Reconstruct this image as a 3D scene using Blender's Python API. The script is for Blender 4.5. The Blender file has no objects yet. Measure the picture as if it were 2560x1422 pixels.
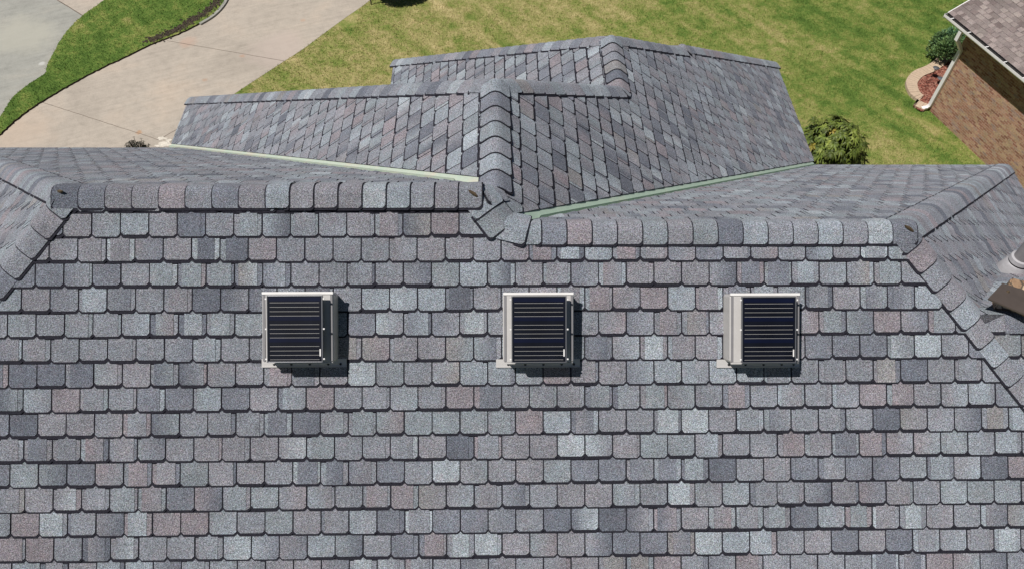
import bpy, bmesh, math, random
import numpy as np
from mathutils import Vector, Matrix
from mathutils.geometry import tessellate_polygon
random.seed(7); rng = np.random.default_rng(7)
sc = bpy.context.scene
COL = sc.collection
R = math.radians

# ------------------------------------------------------------------ camera
GZ = 13.0                      # the camera flies 13 m above the lawn
FPX, TH, YAW, ROLL = 1887.36, 51.736, -1.868, 1.278
th, yw, ro = R(TH), R(YAW), R(ROLL)
f0 = Vector((0, math.cos(th), -math.sin(th))); u0 = Vector((0, math.sin(th), math.cos(th))); r0 = Vector((1, 0, 0))
r1 = r0*math.cos(ro) + u0*math.sin(ro); u1 = u0*math.cos(ro) - r0*math.sin(ro)
RZ = Matrix.Rotation(yw, 3, 'Z')
cr, cu, cf = RZ @ r1, RZ @ u1, RZ @ f0
cam_d = bpy.data.cameras.new('camera'); cam = bpy.data.objects.new('camera', cam_d); COL.objects.link(cam)
M = Matrix.Identity(4)
for i in range(3):
    M[i][0] = cr[i]; M[i][1] = cu[i]; M[i][2] = -cf[i]
M[2][3] = GZ
cam.matrix_world = M
cam_d.sensor_width = 36; cam_d.lens = FPX/2560*36; cam_d.clip_end = 1000; cam_d.clip_start = .05
sc.camera = cam

# ------------------------------------------------------------------ light
SUN = Vector((-.46, -.17, 1)).normalized()          # towards the sun
w = bpy.data.worlds.new('World'); sc.world = w; w.use_nodes = True
wn = w.node_tree.nodes; wl = w.node_tree.links
bg = wn['Background']; sky = wn.new('ShaderNodeTexSky'); sky.sky_type = 'NISHITA'; sky.sun_disc = False
sky.sun_elevation = math.asin(SUN.z); sky.sun_rotation = math.atan2(SUN.x, SUN.y); sky.altitude = 1500; sky.air_density = .65; sky.dust_density = .4
wl.new(sky.outputs[0], bg.inputs[0]); bg.inputs[1].default_value = .05
sd = bpy.data.lights.new('sun', 'SUN'); sd.energy = 5.0; sd.angle = R(.5); sd.color = (1, .98, .95)
so = bpy.data.objects.new('sun', sd); COL.objects.link(so)
so.rotation_euler = (-SUN).to_track_quat('-Z', 'Y').to_euler(); so.location = (0, 0, 40)
sc.view_settings.view_transform = 'Standard'; sc.view_settings.look = 'None'
sc.view_settings.exposure = -0.12; sc.view_settings.gamma = 1

# ------------------------------------------------------------------ helpers
def at(px, py, z=0.0):
    """point of the horizontal plane at height z that the photograph shows at px,py"""
    d = cf + cr*((px-1280)/FPX) - cu*((py-711)/FPX)
    return Vector((0, 0, GZ)) + d*((z-GZ)/d.z)
def onpl(pl, px, py):
    A, B, C = pl
    d = cf + cr*((px-1280)/FPX) - cu*((py-711)/FPX)
    s = (C-GZ)/(d.z-A*d.x-B*d.y)
    return Vector((0, 0, GZ)) + d*s
def tag(o, label=None, cat=None, group=None, kind=None):
    if label: o['label'] = label
    if cat: o['category'] = cat
    if group: o['group'] = group
    if kind: o['kind'] = kind
    return o
def empty(name, loc=(0, 0, 0), rz=0):
    o = bpy.data.objects.new(name, None); COL.objects.link(o); o.location = loc; o.rotation_euler = (0, 0, rz)
    o.empty_display_size = .2
    return o
def mesh_obj(name, verts, faces, mats, parent=None, mi=None, smooth=False, cols=None):
    me = bpy.data.meshes.new(name); me.from_pydata([tuple(v) for v in verts], [], faces)
    if not isinstance(mats, (list, tuple)): mats = [mats]
    for m in mats: me.materials.append(m)
    if mi is not None: me.polygons.foreach_set('material_index', mi)
    if smooth: me.polygons.foreach_set('use_smooth', [True]*len(me.polygons))
    if cols is not None:      # one colour per face corner
        a = me.color_attributes.new('Col', 'FLOAT_COLOR', 'CORNER')
        flat = np.ones((len(me.loops), 4), dtype=np.float32); flat[:, :3] = np.array(cols, dtype=np.float32)
        a.data.foreach_set('color', flat.ravel())
    me.validate(clean_customdata=False); me.update()
    o = bpy.data.objects.new(name, me); COL.objects.link(o)
    if parent: o.parent = parent
    return o
class MB:
    def __init__(s): s.v = []; s.f = []; s.mi = []
    def quad(s, a, b, c, d, m=0):
        n = len(s.v); s.v += [Vector(a), Vector(b), Vector(c), Vector(d)]; s.f.append((n, n+1, n+2, n+3)); s.mi.append(m)
    def poly(s, pts, m=0):
        n = len(s.v); s.v += [Vector(p) for p in pts]; s.f.append(tuple(range(n, n+len(pts)))); s.mi.append(m)
    def box(s, c, h, X=Vector((1, 0, 0)), Y=Vector((0, 1, 0)), Z=Vector((0, 0, 1)), m=0, top=1.0, bev=0.0):
        c = Vector(c); n = len(s.v)
        if bev > 0:
            bm = bmesh.new(); bmesh.ops.create_cube(bm, size=2)
            for v in bm.verts:
                k = top if v.co.z > 0 else 1
                v.co = Vector((v.co.x*h[0]*k, v.co.y*h[1]*k, v.co.z*h[2]))
            bmesh.ops.bevel(bm, geom=list(bm.edges), offset=bev, segments=2, affect='EDGES', profile=.6)
            bm.verts.index_update()
            for v in bm.verts: s.v.append(c + X*v.co.x + Y*v.co.y + Z*v.co.z)
            for f in bm.faces: s.f.append(tuple(n+v.index for v in f.verts)); s.mi.append(m)
            bm.free(); return
        for dz in (-1, 1):
            k = top if dz > 0 else 1
            for dx, dy in ((-1, -1), (1, -1), (1, 1), (-1, 1)):
                s.v.append(c + X*h[0]*dx*k + Y*h[1]*dy*k + Z*h[2]*dz)
        for f in ((0, 3, 2, 1), (4, 5, 6, 7), (0, 1, 5, 4), (1, 2, 6, 5), (2, 3, 7, 6), (3, 0, 4, 7)):
            s.f.append(tuple(n+i for i in f)); s.mi.append(m)
    def tube(s, pts, rad, seg=12, m=0, cap=True):
        pts = [Vector(p) for p in pts]
        rads = rad if isinstance(rad, (list, tuple)) else [rad]*len(pts)
        n = len(s.v); up = Vector((0.31, 0.2, .93)).normalized()
        for i, p in enumerate(pts):
            d = (pts[min(i+1, len(pts)-1)] - pts[max(i-1, 0)]).normalized()
            a = d.cross(up)
            if a.length < 1e-3: a = d.cross(Vector((1, 0, 0)))
            a.normalize(); b = d.cross(a)
            for k in range(seg):
                t = 2*math.pi*k/seg; s.v.append(p + (a*math.cos(t)+b*math.sin(t))*rads[i])
        for i in range(len(pts)-1):
            for k in range(seg):
                k2 = (k+1) % seg
                s.f.append((n+i*seg+k, n+i*seg+k2, n+(i+1)*seg+k2, n+(i+1)*seg+k)); s.mi.append(m)
        if cap:
            s.f.append(tuple(n+k for k in range(seg))[::-1]); s.mi.append(m)
            s.f.append(tuple(n+(len(pts)-1)*seg+k for k in range(seg))); s.mi.append(m)
    def build(s, name, mats, parent=None, smooth=False):
        o = mesh_obj(name, s.v, s.f, mats, parent, s.mi)
        bm = bmesh.new(); bm.from_mesh(o.data); bmesh.ops.recalc_face_normals(bm, faces=bm.faces); bm.to_mesh(o.data); bm.free()
        if smooth:
            o.data.polygons.foreach_set('use_smooth', [True]*len(o.data.polygons))
            o.data.set_sharp_from_angle(angle=R(40))
        return o

# ------------------------------------------------------------------ materials
def new_mat(name, rough=.85, base=(.5, .5, .5), metal=0, spec=None):
    m = bpy.data.materials.new(name); m.use_nodes = True
    b = m.node_tree.nodes['Principled BSDF']
    b.inputs['Roughness'].default_value = rough; b.inputs['Base Color'].default_value = (*base, 1)
    b.inputs['Metallic'].default_value = metal
    if spec is not None: b.inputs['Specular IOR Level'].default_value = spec
    return m, m.node_tree.nodes, m.node_tree.links, b
def N(nt, kind, **kw):
    n = nt.new(kind)
    for k, v in kw.items():
        if k in n.inputs: n.inputs[k].default_value = v
        else: setattr(n, k, v)
    return n
def coords(ns, ls, scale=None, rot=None):
    tc = ns.new('ShaderNodeTexCoord'); out = tc.outputs['Object']
    for key, val in (('Rotation', rot), ('Scale', scale)):
        if val is None: continue
        mp = ns.new('ShaderNodeMapping'); mp.inputs[key].default_value = val
        ls.new(out, mp.inputs['Vector']); out = mp.outputs[0]
    return out
def noise(ns, ls, vec, scale, detail=2, rough=.5, dist=0):
    n = N(ns, 'ShaderNodeTexNoise', Scale=scale, Detail=detail, Roughness=rough, Distortion=dist); ls.new(vec, n.inputs['Vector']); return n
def ramp(ns, ls, fac, stops, interp='LINEAR'):
    r = ns.new('ShaderNodeValToRGB'); r.color_ramp.interpolation = interp
    e = r.color_ramp.elements
    while len(e) < len(stops): e.new(.5)
    for i, (p, c) in enumerate(stops):
        e[i].position = p; e[i].color = (*c, 1) if len(c) == 3 else c
    ls.new(fac, r.inputs[0]); return r.outputs[0]
def mix(ns, ls, a, b, fac, mode='MIX'):
    m = ns.new('ShaderNodeMix'); m.data_type = 'RGBA'; m.blend_type = mode
    for s, v in ((m.inputs[0], fac), (m.inputs[6], a), (m.inputs[7], b)):
        if isinstance(v, (int, float)): s.default_value = v
        elif isinstance(v, tuple): s.default_value = (*v, 1)
        else: ls.new(v, s)
    return m.outputs[2]
def g3(x): return (x, x, x)
def bump(ns, ls, b, h, strength, dist):
    bp = ns.new('ShaderNodeBump'); bp.inputs['Strength'].default_value = strength; bp.inputs['Distance'].default_value = dist
    ls.new(h, bp.inputs['Height']); ls.new(bp.outputs[0], b.inputs['Normal'])
def math2(ns, ls, op, a, b):
    m = ns.new('ShaderNodeMath'); m.operation = op
    for s, v in ((m.inputs[0], a), (m.inputs[1], b)):
        if isinstance(v, (int, float)): s.default_value = v
        else: ls.new(v, s)
    return m.outputs[0]

def shingle_mat(name, grain=.85, blend=.35):
    m, ns, ls, b = new_mat(name, .93, spec=.25)
    b.inputs['Diffuse Roughness'].default_value = .35
    v = coords(ns, ls)
    at_ = ns.new('ShaderNodeAttribute'); at_.attribute_name = 'Col'
    # weather blends that drift across a tab
    n1 = noise(ns, ls, v, 9.5, 3, .65)
    tint = ramp(ns, ls, n1.outputs[0], [(.30, (1.08, .96, 1.0)), (.42, (1.02, .99, 1)), (.5, (.91, .92, .96)), (.60, (.99, 1.01, 1.04)), (.72, (.98, 1.06, 1.12))])
    c = mix(ns, ls, at_.outputs['Color'], tint, blend*1.6, 'MULTIPLY')
    n2 = noise(ns, ls, v, 3.1, 2, .5)
    c = mix(ns, ls, c, ramp(ns, ls, n2.outputs[0], [(.3, g3(.84)), (.7, g3(1.14))]), .8, 'MULTIPLY')
    # mineral granules
    g = noise(ns, ls, v, 130, 2, .75)
    gr = ramp(ns, ls, g.outputs[0], [(.36, g3(.24)), (.46, g3(.80)), (.53, g3(1.1)), (.66, g3(2.25))])
    c = mix(ns, ls, c, gr, grain, 'MULTIPLY')
    g2 = noise(ns, ls, v, 75, 1, .6)
    c = mix(ns, ls, c, ramp(ns, ls, g2.outputs[1], [(.0, g3(0)), (1, g3(1))]), .0)
    hue = mix(ns, ls, g3(1), g2.outputs[1], .30)
    hs = ns.new('ShaderNodeVectorMath'); hs.operation = 'SCALE'; hs.inputs['Scale'].default_value = 1.18
    ls.new(hue, hs.inputs[0])
    c = mix(ns, ls, c, hs.outputs[0], .75, 'MULTIPLY')
    ls.new(c, b.inputs['Base Color'])
    bump(ns, ls, b, g.outputs[0], .55, .004)
    return m
M_SH = shingle_mat('slate_blend_shingle')
M_SHB = shingle_mat('brown_shingle', .55, .2)
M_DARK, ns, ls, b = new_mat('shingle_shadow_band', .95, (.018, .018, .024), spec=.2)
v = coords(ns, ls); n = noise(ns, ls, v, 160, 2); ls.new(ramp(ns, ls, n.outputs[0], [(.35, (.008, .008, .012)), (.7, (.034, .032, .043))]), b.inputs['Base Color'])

def valley_mat(name, stops):
    m, ns, ls, b = new_mat(name, .55, spec=.4)
    v = coords(ns, ls); n = noise(ns, ls, v, 3, 4, .6); n2 = noise(ns, ls, v, 40, 2)
    c = ramp(ns, ls, n.outputs[0], stops)
    c = mix(ns, ls, c, ramp(ns, ls, n2.outputs[0], [(.3, g3(.9)), (.7, g3(1.05))]), .6, 'MULTIPLY')
    ls.new(c, b.inputs['Base Color']); return m
M_VAL = valley_mat('mint_valley_metal', [(.3, (.42, .54, .43)), (.55, (.47, .58, .47)), (.75, (.54, .59, .46))])
M_VALC = valley_mat('warm_bounce_valley_metal', [(.3, (.41, .50, .41)), (.5, (.46, .51, .42)), (.72, (.54, .49, .40))])  # same mint metal with warm bounced light mixed into its colour
def simple(name, col, rough=.6, metal=0, var=.12, sc_=12, spec=None):
    m, ns, ls, b = new_mat(name, rough, metal=metal, spec=spec)
    v = coords(ns, ls); n = noise(ns, ls, v, sc_, 4, .6)
    c = ramp(ns, ls, n.outputs[0], [(.3, tuple(x*(1-var) for x in col)), (.7, tuple(min(1, x*(1+var)) for x in col))])
    ls.new(c, b.inputs['Base Color']); return m
M_BEIGE = simple('beige_painted_metal', (.50, .475, .455), .45, 0, .04)
M_GREYM = simple('grey_painted_metal', (.21, .20, .205), .5, 0, .06)
M_ALU = simple('anodised_frame', (.20, .20, .21), .35, .6, .05)
M_CELL = simple('solar_cell', (.005, .006, .011), .35, 0, .3, 5, spec=.25)
M_CELLB = simple('solar_cell_blue', (.004, .006, .020), .35, 0, .2, 5, spec=.25)
M_SILV = simple('silver_busbar', (.42, .40, .38), .35, .2, .1, 90)
M_WHITE = simple('white_paint', (.78, .75, .72), .5, 0, .04)
M_BLACK = simple('black_rubber', (.012, .012, .014), .6, 0, .2)
M_PIPE = simple('grey_vent_pipe', (.25, .235, .24), .6, 0, .12, 20)
M_COLLAR = simple('lead_grey_collar', (.42, .405, .415), .5, .1, .1, 20)
M_BROWN = simple('brown_sheet_metal', (.085, .066, .055), .5, .1, .1, 9)
M_RUST = simple('brown_sealant', (.075, .050, .026), .8, 0, .4, 60)
M_FASC = simple('fascia_board', (.33, .28, .24), .7)
M_BARK = simple('bark', (.10, .075, .05), .9, 0, .3, 30)

def stone_mat():
    m, ns, ls, b = new_mat('tan_field_stone', .9)
    v = coords(ns, ls, (1, 1, 1.5)); vo = N(ns, 'ShaderNodeTexVoronoi', Scale=9.0); ls.new(v, vo.inputs['Vector'])
    c = ramp(ns, ls, vo.outputs['Color'], [(.1, (.20, .11, .06)), (.45, (.42, .28, .17)), (.8, (.62, .50, .36))])
    ve = N(ns, 'ShaderNodeTexVoronoi', Scale=9.0); ve.feature = 'DISTANCE_TO_EDGE'; ls.new(v, ve.inputs['Vector'])
    c = mix(ns, ls, (.09, .07, .05), c, ramp(ns, ls, ve.outputs[0], [(.02, g3(0)), (.08, g3(1))]))
    n = noise(ns, ls, v, 40, 3); c = mix(ns, ls, c, ramp(ns, ls, n.outputs[0], [(.3, g3(.75)), (.7, g3(1.15))]), 1, 'MULTIPLY')
    ls.new(c, b.inputs['Base Color']); bump(ns, ls, b, ve.outputs[0], .6, .03); return m
M_STONE = stone_mat()
def brick_mat(name, cols, mortar, ax):
    """running-bond brick; u runs along the wall direction ax, v is height"""
    m, ns, ls, b = new_mat(name, .9, spec=.2)
    tc = ns.new('ShaderNodeTexCoord')
    d = ns.new('ShaderNodeVectorMath'); d.operation = 'DOT_PRODUCT'; d.inputs[1].default_value = ax; ls.new(tc.outputs['Object'], d.inputs[0])
    sp = ns.new('ShaderNodeSeparateXYZ'); ls.new(tc.outputs['Object'], sp.inputs[0])
    cb = ns.new('ShaderNodeCombineXYZ'); ls.new(d.outputs['Value'], cb.inputs[0]); ls.new(sp.outputs[2], cb.inputs[1])
    bt = N(ns, 'ShaderNodeTexBrick', Scale=1.0); ls.new(cb.outputs[0], bt.inputs['Vector'])
    bt.inputs['Brick Width'].default_value = .15; bt.inputs['Row Height'].default_value = .056; bt.inputs['Mortar Size'].default_value = .005
    bt.inputs['Color1'].default_value = (0, 0, 0, 1); bt.inputs['Color2'].default_value = (1, 1, 1, 1); bt.inputs['Mortar'].default_value = (.5, .5, .5, 1)
    c = ramp(ns, ls, bt.outputs['Color'], cols)
    c = mix(ns, ls, c, mortar, bt.outputs['Fac'])
    n = noise(ns, ls, tc.outputs['Object'], 30, 3, .7); c = mix(ns, ls, c, ramp(ns, ls, n.outputs[0], [(.3, g3(.72)), (.7, g3(1.22))]), 1, 'MULTIPLY')
    n = noise(ns, ls, tc.outputs['Object'], 3.5, 3, .7); c = mix(ns, ls, c, ramp(ns, ls, n.outputs[0], [(.3, (.88, .95, .9)), (.7, (1.12, 1.04, 1.1))]), 1, 'MULTIPLY')
    ls.new(c, b.inputs['Base Color']); bump(ns, ls, b, bt.outputs['Fac'], -.4, .01); return m
WD = Vector((.3064, -.9519, 0))     # direction of the neighbour's long wall
M_BRICK = brick_mat('tan_red_brick', [(.05, (.255, .120, .075)), (.35, (.35, .185, .115)), (.6, (.41, .25, .15)), (.8, (.47, .32, .185)), (.95, (.31, .21, .165))], (.42, .30, .23), tuple(WD))
M_BRICK2 = brick_mat('brown_brick', [(.1, (.14, .07, .05)), (.5, (.26, .14, .09)), (.9, (.34, .22, .15))], (.34, .30, .26), (1, 0, 0))

def grass_mat(name, dry, seed, blades=False):
    m, ns, ls, b = new_mat(name, .95, spec=.15)
    v = coords(ns, ls)
    big = noise(ns, ls, v, .32, 3, .6, .4)
    sv = at(2400, 400)-at(1900, 100); st = coords(ns, ls, (.13, 1.7, 1), (0, 0, -math.atan2(sv.y, sv.x)))   # mower stripes
    stripe = noise(ns, ls, st, 1.0, 2, .6)
    mid = noise(ns, ls, v, 2.6, 4, .7, .5)
    fine = noise(ns, ls, v, 15, 4, .8)
    gx = ns.new('ShaderNodeSeparateXYZ'); ls.new(v, gx.inputs[0])
    # lush towards the neighbour, dry beside this house
    lush = ns.new('ShaderNodeMapRange'); lush.inputs[1].default_value = 4.0; lush.inputs[2].default_value = 11.0; lush.inputs[3].default_value = 0; lush.inputs[4].default_value = .13
    ls.new(gx.outputs[0], lush.inputs[0])
    s = math2(ns, ls, 'MULTIPLY', big.outputs[0], .42)
    s = math2(ns, ls, 'ADD', s, math2(ns, ls, 'MULTIPLY', stripe.outputs[0], .38))
    s = math2(ns, ls, 'ADD', s, math2(ns, ls, 'MULTIPLY', mid.outputs[0], .55))
    s = math2(ns, ls, 'ADD', s, math2(ns, ls, 'MULTIPLY', fine.outputs[0], .42))
    s = math2(ns, ls, 'SUBTRACT', s, math2(ns, ls, 'MULTIPLY', lush.outputs[0], 1.0))
    s = math2(ns, ls, 'ADD', s, dry - .385)
    c = ramp(ns, ls, s, [(.20, (.055, .105, .018)), (.36, (.112, .180, .034)), (.47, (.210, .242, .060)), (.59, (.35, .31, .122)), (.75, (.54, .44, .22))])
    f2 = noise(ns, ls, v, 45, 3, .85)
    c = mix(ns, ls, c, ramp(ns, ls, f2.outputs[0], [(.28, g3(.25)), (.48, g3(.95)), (.68, g3(1.75))]), .95, 'MULTIPLY')
    ls.new(c, b.inputs['Base Color'])
    if not blades: bump(ns, ls, b, f2.outputs[0], .8, .03)
    return m
M_LAWN = grass_mat('lawn_grass', .04, 1)
M_MED = grass_mat('green_grass', -.13, 2)
M_LAWNB = grass_mat('lawn_blades', .06, 1, True)
M_MEDB = grass_mat('green_blades', -.11, 2, True)
M_SOIL = simple('dark_soil', (.055, .038, .026), .95, 0, .6, 14)

def concrete_mat(name, base, stains, greyshift=None):
    m, ns, ls, b = new_mat(name, .9, spec=.25)
    v = coords(ns, ls)
    n1 = noise(ns, ls, v, .5, 4, .6, .5); n2 = noise(ns, ls, v, 4, 5, .7); n3 = noise(ns, ls, v, 38, 3, .8)
    c = ramp(ns, ls, n1.outputs[0], [(.3, tuple(x*.88 for x in base)), (.5, base), (.72, (base[0]*1.12, base[1]*1.07, base[2]*1.03))])
    c = mix(ns, ls, c, ramp(ns, ls, n2.outputs[0], [(.3, g3(.86)), (.5, g3(1)), (.75, g3(1.07))]), 1, 'MULTIPLY')
    c = mix(ns, ls, c, ramp(ns, ls, n3.outputs[0], [(.3, g3(.84)), (.5, g3(1)), (.7, g3(1.1))]), 1, 'MULTIPLY')
    # faint broom / tyre streaks
    s1 = noise(ns, ls, coords(ns, ls, (.6, 9, 1), (0, 0, R(-24))), 1.2, 3, .6)
    c = mix(ns, ls, c, ramp(ns, ls, s1.outputs[0], [(.35, g3(.92)), (.6, g3(1.03))]), .8, 'MULTIPLY')
    for (p, r, colr, k) in stains:
        d = ns.new('ShaderNodeVectorMath'); d.operation = 'DISTANCE'; d.inputs[1].default_value = tuple(p)
        jit = ns.new('ShaderNodeVectorMath'); jit.operation = 'ADD'
        sn = ns.new('ShaderNodeVectorMath'); sn.operation = 'SCALE'; sn.inputs['Scale'].default_value = r*1.6
        nn = noise(ns, ls, v, 2.2/r*.35, 4, .7); ls.new(nn.outputs[1], sn.inputs[0]); ls.new(v, jit.inputs[0]); ls.new(sn.outputs[0], jit.inputs[1])
        off = ns.new('ShaderNodeVectorMath'); off.operation = 'SUBTRACT'; off.inputs[1].default_value = (r*.8, r*.8, r*.8)
        ls.new(jit.outputs[0], off.inputs[0]); ls.new(off.outputs[0], d.inputs[0])
        f = ramp(ns, ls, math2(ns, ls, 'DIVIDE', d.outputs['Value'], r), [(.45, g3(k)), (1.0, g3(0))])
        c = mix(ns, ls, c, colr, f)
    ls.new(c, b.inputs['Base Color']); bump(ns, ls, b, n3.outputs[0], .25, .01)
    return m

# ------------------------------------------------------------------ roof planes (z = A x + B y + C)
T, TB, TS, THp = .8215, .8147, .8407, .8045
def P_(a, b, c): return (a, b, c+GZ)
PL = dict(P1=P_(0, T, -8.0301), BL=P_(0, -TB, -.7552), BR=P_(0, -TB, -1.1341), W=P_(TS, 0, -4.4984), E=P_(-TS, 0, -4.5124),
          N1=P_(0, -TB, .4286), W2=P_(TS, 0, -7.0873), N2=P_(0, -TB, 1.3213), W0=P_(THp, 0, -1.5638), E0=P_(-THp, 0, -1.8452),
          W3=P_(TS, 0, -9.4744), N3=P_(0, -TB, 1.3914), F2=P_(0, T, -8.0301-.02), FB=P_(0, -T, 0))
def H(k, x, y): A, B, C = PL[k]; return A*x + B*y + C
def pt(k, x, y): return Vector((x, y, H(k, x, y)))
def inter(a, b, z=None, x=None, y=None):
    A1, B1, C1 = PL[a]; A2, B2, C2 = PL[b]
    # solve for (x,y) on both planes plus one extra condition
    if x is not None: yy = ((A2-A1)*x + C2-C1)/(B1-B2); return Vector((x, yy, H(a, x, yy)))
    if y is not None: xx = ((B2-B1)*y + C2-C1)/(A1-A2); return Vector((xx, y, H(a, xx, y)))
    Mx = np.array([[A1, B1], [A2, B2]]); s = np.linalg.solve(Mx, [z-C1, z-C2]); return Vector((s[0], s[1], z))
ZE = GZ-9.30
A_ = Vector((-3.497, 4.446, GZ-4.377)); B_ = Vector((-.161, 4.446, GZ-4.377)); C_ = Vector((.066, 4.215, GZ-4.568)); D_ = Vector((3.384, 4.215, GZ-4.568))
G0 = Vector((-.008, 4.603, GZ-4.505)); G1 = Vector((-.008, 6.056, GZ-4.505))
R2a = Vector((1.531, 7.645, GZ-5.80)); R2b = Vector((1.531, 8.741, GZ-5.80))
R3a = Vector((2.951, 10.206, GZ-6.993)); R3b = Vector((2.951, 10.292, GZ-6.993))
# wing to the east: ridge height where the front slope shows right of the hip
JR = onpl(PL['F2'], 2466, 786)
yr, zr = JR.y, JR.z
PL['FB'] = (0, -T, zr + T*yr)
BLe = GZ-9.272; BRe = GZ-9.381
We, Ee = GZ-9.657, GZ-9.397
BLl = inter('BL', 'W0', z=BLe); BLr = inter('BL', 'W', z=BLe)
BRl = inter('BR', 'E', z=BRe); BRr = inter('BR', 'E0', z=BRe)
P1l = inter('P1', 'W0', z=BLe); P1r = inter('P1', 'E0', z=BRe)
Wv = inter('W', 'BL', z=We); Wh = inter('W', 'N1', z=We)
Ev = inter('E', 'BR', z=Ee); Eh = inter('E', 'N3', z=Ee)
W2x = onpl(PL['W2'], 981, 190).x
W2h = inter('W2', 'N2', x=W2x); W2v = inter('W2', 'N1', x=W2x); W2e = W2h.z
N1e = Wh.z
PL_poly = {
 'P1': [P1l, P1r, D_, C_, B_, A_],
 'BL': [A_, B_, G0, BLr, BLl],
 'BR': [C_, D_, BRr, BRl],
 'W0': [A_, BLl, P1l],
 'W': [G0, G1, Wh, Wv],
 'E': [B_, C_, Ev, Eh, R3b, R3a, R2b, R2a, G1, G0],
}
# the east hip slope, cut by the wing's back slope
J0 = inter('E0', 'FB', y=yr); J1 = inter('E0', 'FB', z=BRe)
PL_poly['E0'] = [D_, BRr, J1, J0, inter('P1', 'E0', y=yr)]
XW = 12.5
PL_poly['F2'] = [pt('F2', inter('P1', 'E0', y=yr).x-.03, yr), pt('F2', XW, yr), pt('F2', XW, -1.55), pt('F2', P1r.x-.1, -1.55)]
PL_poly['FB'] = [pt('FB', J0.x, yr), pt('FB', XW, yr), pt('FB', XW, 9.0), pt('FB', J1.x, J1.y)]
def ylow(k, z): A, B, C = PL[k]; return (z-C)/B
N1W = inter('N1', 'W2', z=N1e)
PL_poly['N1'] = [G1, R2a, N1W, Wh]
PL_poly['W2'] = [R2a, R2b, W2h, W2v]
N2e = W2e; n2r = inter('N2', 'W3', z=GZ-9.4)
PL_poly['N2'] = [R2b, R3a, n2r, Vector((W2h.x, ylow('N2', GZ-9.4), GZ-9.4)), W2h]
w3b = inter('W3', 'N3', z=GZ-9.4)
PL_poly['W3'] = [R3a, R3b, w3b, n2r]
PL_poly['N3'] = [R3b, Eh, w3b]

house = empty('house', (0, 2.0, 0))
tag(house, 'large house under steep slate grey shingle roofs with mint green valleys', 'house')
HO = Vector(house.location)
def local(vs): return [Vector(v)-HO for v in vs]

RIDGES = [(A_, B_), (C_, D_), (B_, C_), (G0, G1), (A_, P1l), (A_, BLl), (D_, P1r), (D_, BRr), (G1, Wh), (G1, R2a), (R2a, R2b), (R2b, W2h),
          (R2b, R3a), (R3a, R3b), (R3b, Eh), (R3b, w3b), (B_, G0), (Vector((JR.x-.3, yr, zr)), Vector((XW, yr, zr)))]
# ---- shingles -----------------------------------------------------------------
PAL = [((.200, .206, .224), 32), ((.204, .200, .215), 23), ((.158, .165, .187), 16), ((.122, .129, .150), 8),
       ((.236, .256, .276), 14), ((.282, .304, .320), 5), ((.214, .193, .205), 8), ((.205, .197, .196), 2), ((.205, .222, .236), 12)]
PALB = [((.255, .21, .19), 24), ((.28, .23, .21), 22), ((.23, .187, .172), 14), ((.20, .158, .145), 6), ((.31, .26, .232), 6)]
def pick(pal):
    t = random.random()*sum(w_ for _, w_ in pal)
    for c, w_ in pal:
        t -= w_
        if t <= 0: break
    k = random.uniform(.97, 1.15)
    return Vector(c)*k
def clip_half(poly, n, d):          # keep n.p >= d
    out = []
    for i in range(len(poly)):
        a, b = poly[i], poly[(i+1) % len(poly)]
        da, db = n[0]*a[0]+n[1]*a[1]-d, n[0]*b[0]+n[1]*b[1]-d
        if da >= 0: out.append(a)
        if (da >= 0) != (db >= 0):
            t = da/(da-db); out.append((a[0]+(b[0]-a[0])*t, a[1]+(b[1]-a[1])*t))
    return out
def inside(p, poly):
    c = False; n = len(poly); x, y = p
    for i in range(n):
        x1, y1 = poly[i]; x2, y2 = poly[(i+1) % n]
        if (y1 > y) != (y2 > y) and x < (x2-x1)*(y-y1)/(y2-y1)+x1: c = not c
    return c
def seg_dist(p, a, b):
    ax, ay = a; bx, by = b; dx, dy = bx-ax, by-ay; L = dx*dx+dy*dy
    t = max(0, min(1, ((p[0]-ax)*dx+(p[1]-ay)*dy)/L)); return math.hypot(p[0]-ax-dx*t, p[1]-ay-dy*t)
def area2(p): return sum(p[i][0]*p[(i+1) % len(p)][1]-p[(i+1) % len(p)][0]*p[i][1] for i in range(len(p)))

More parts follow.
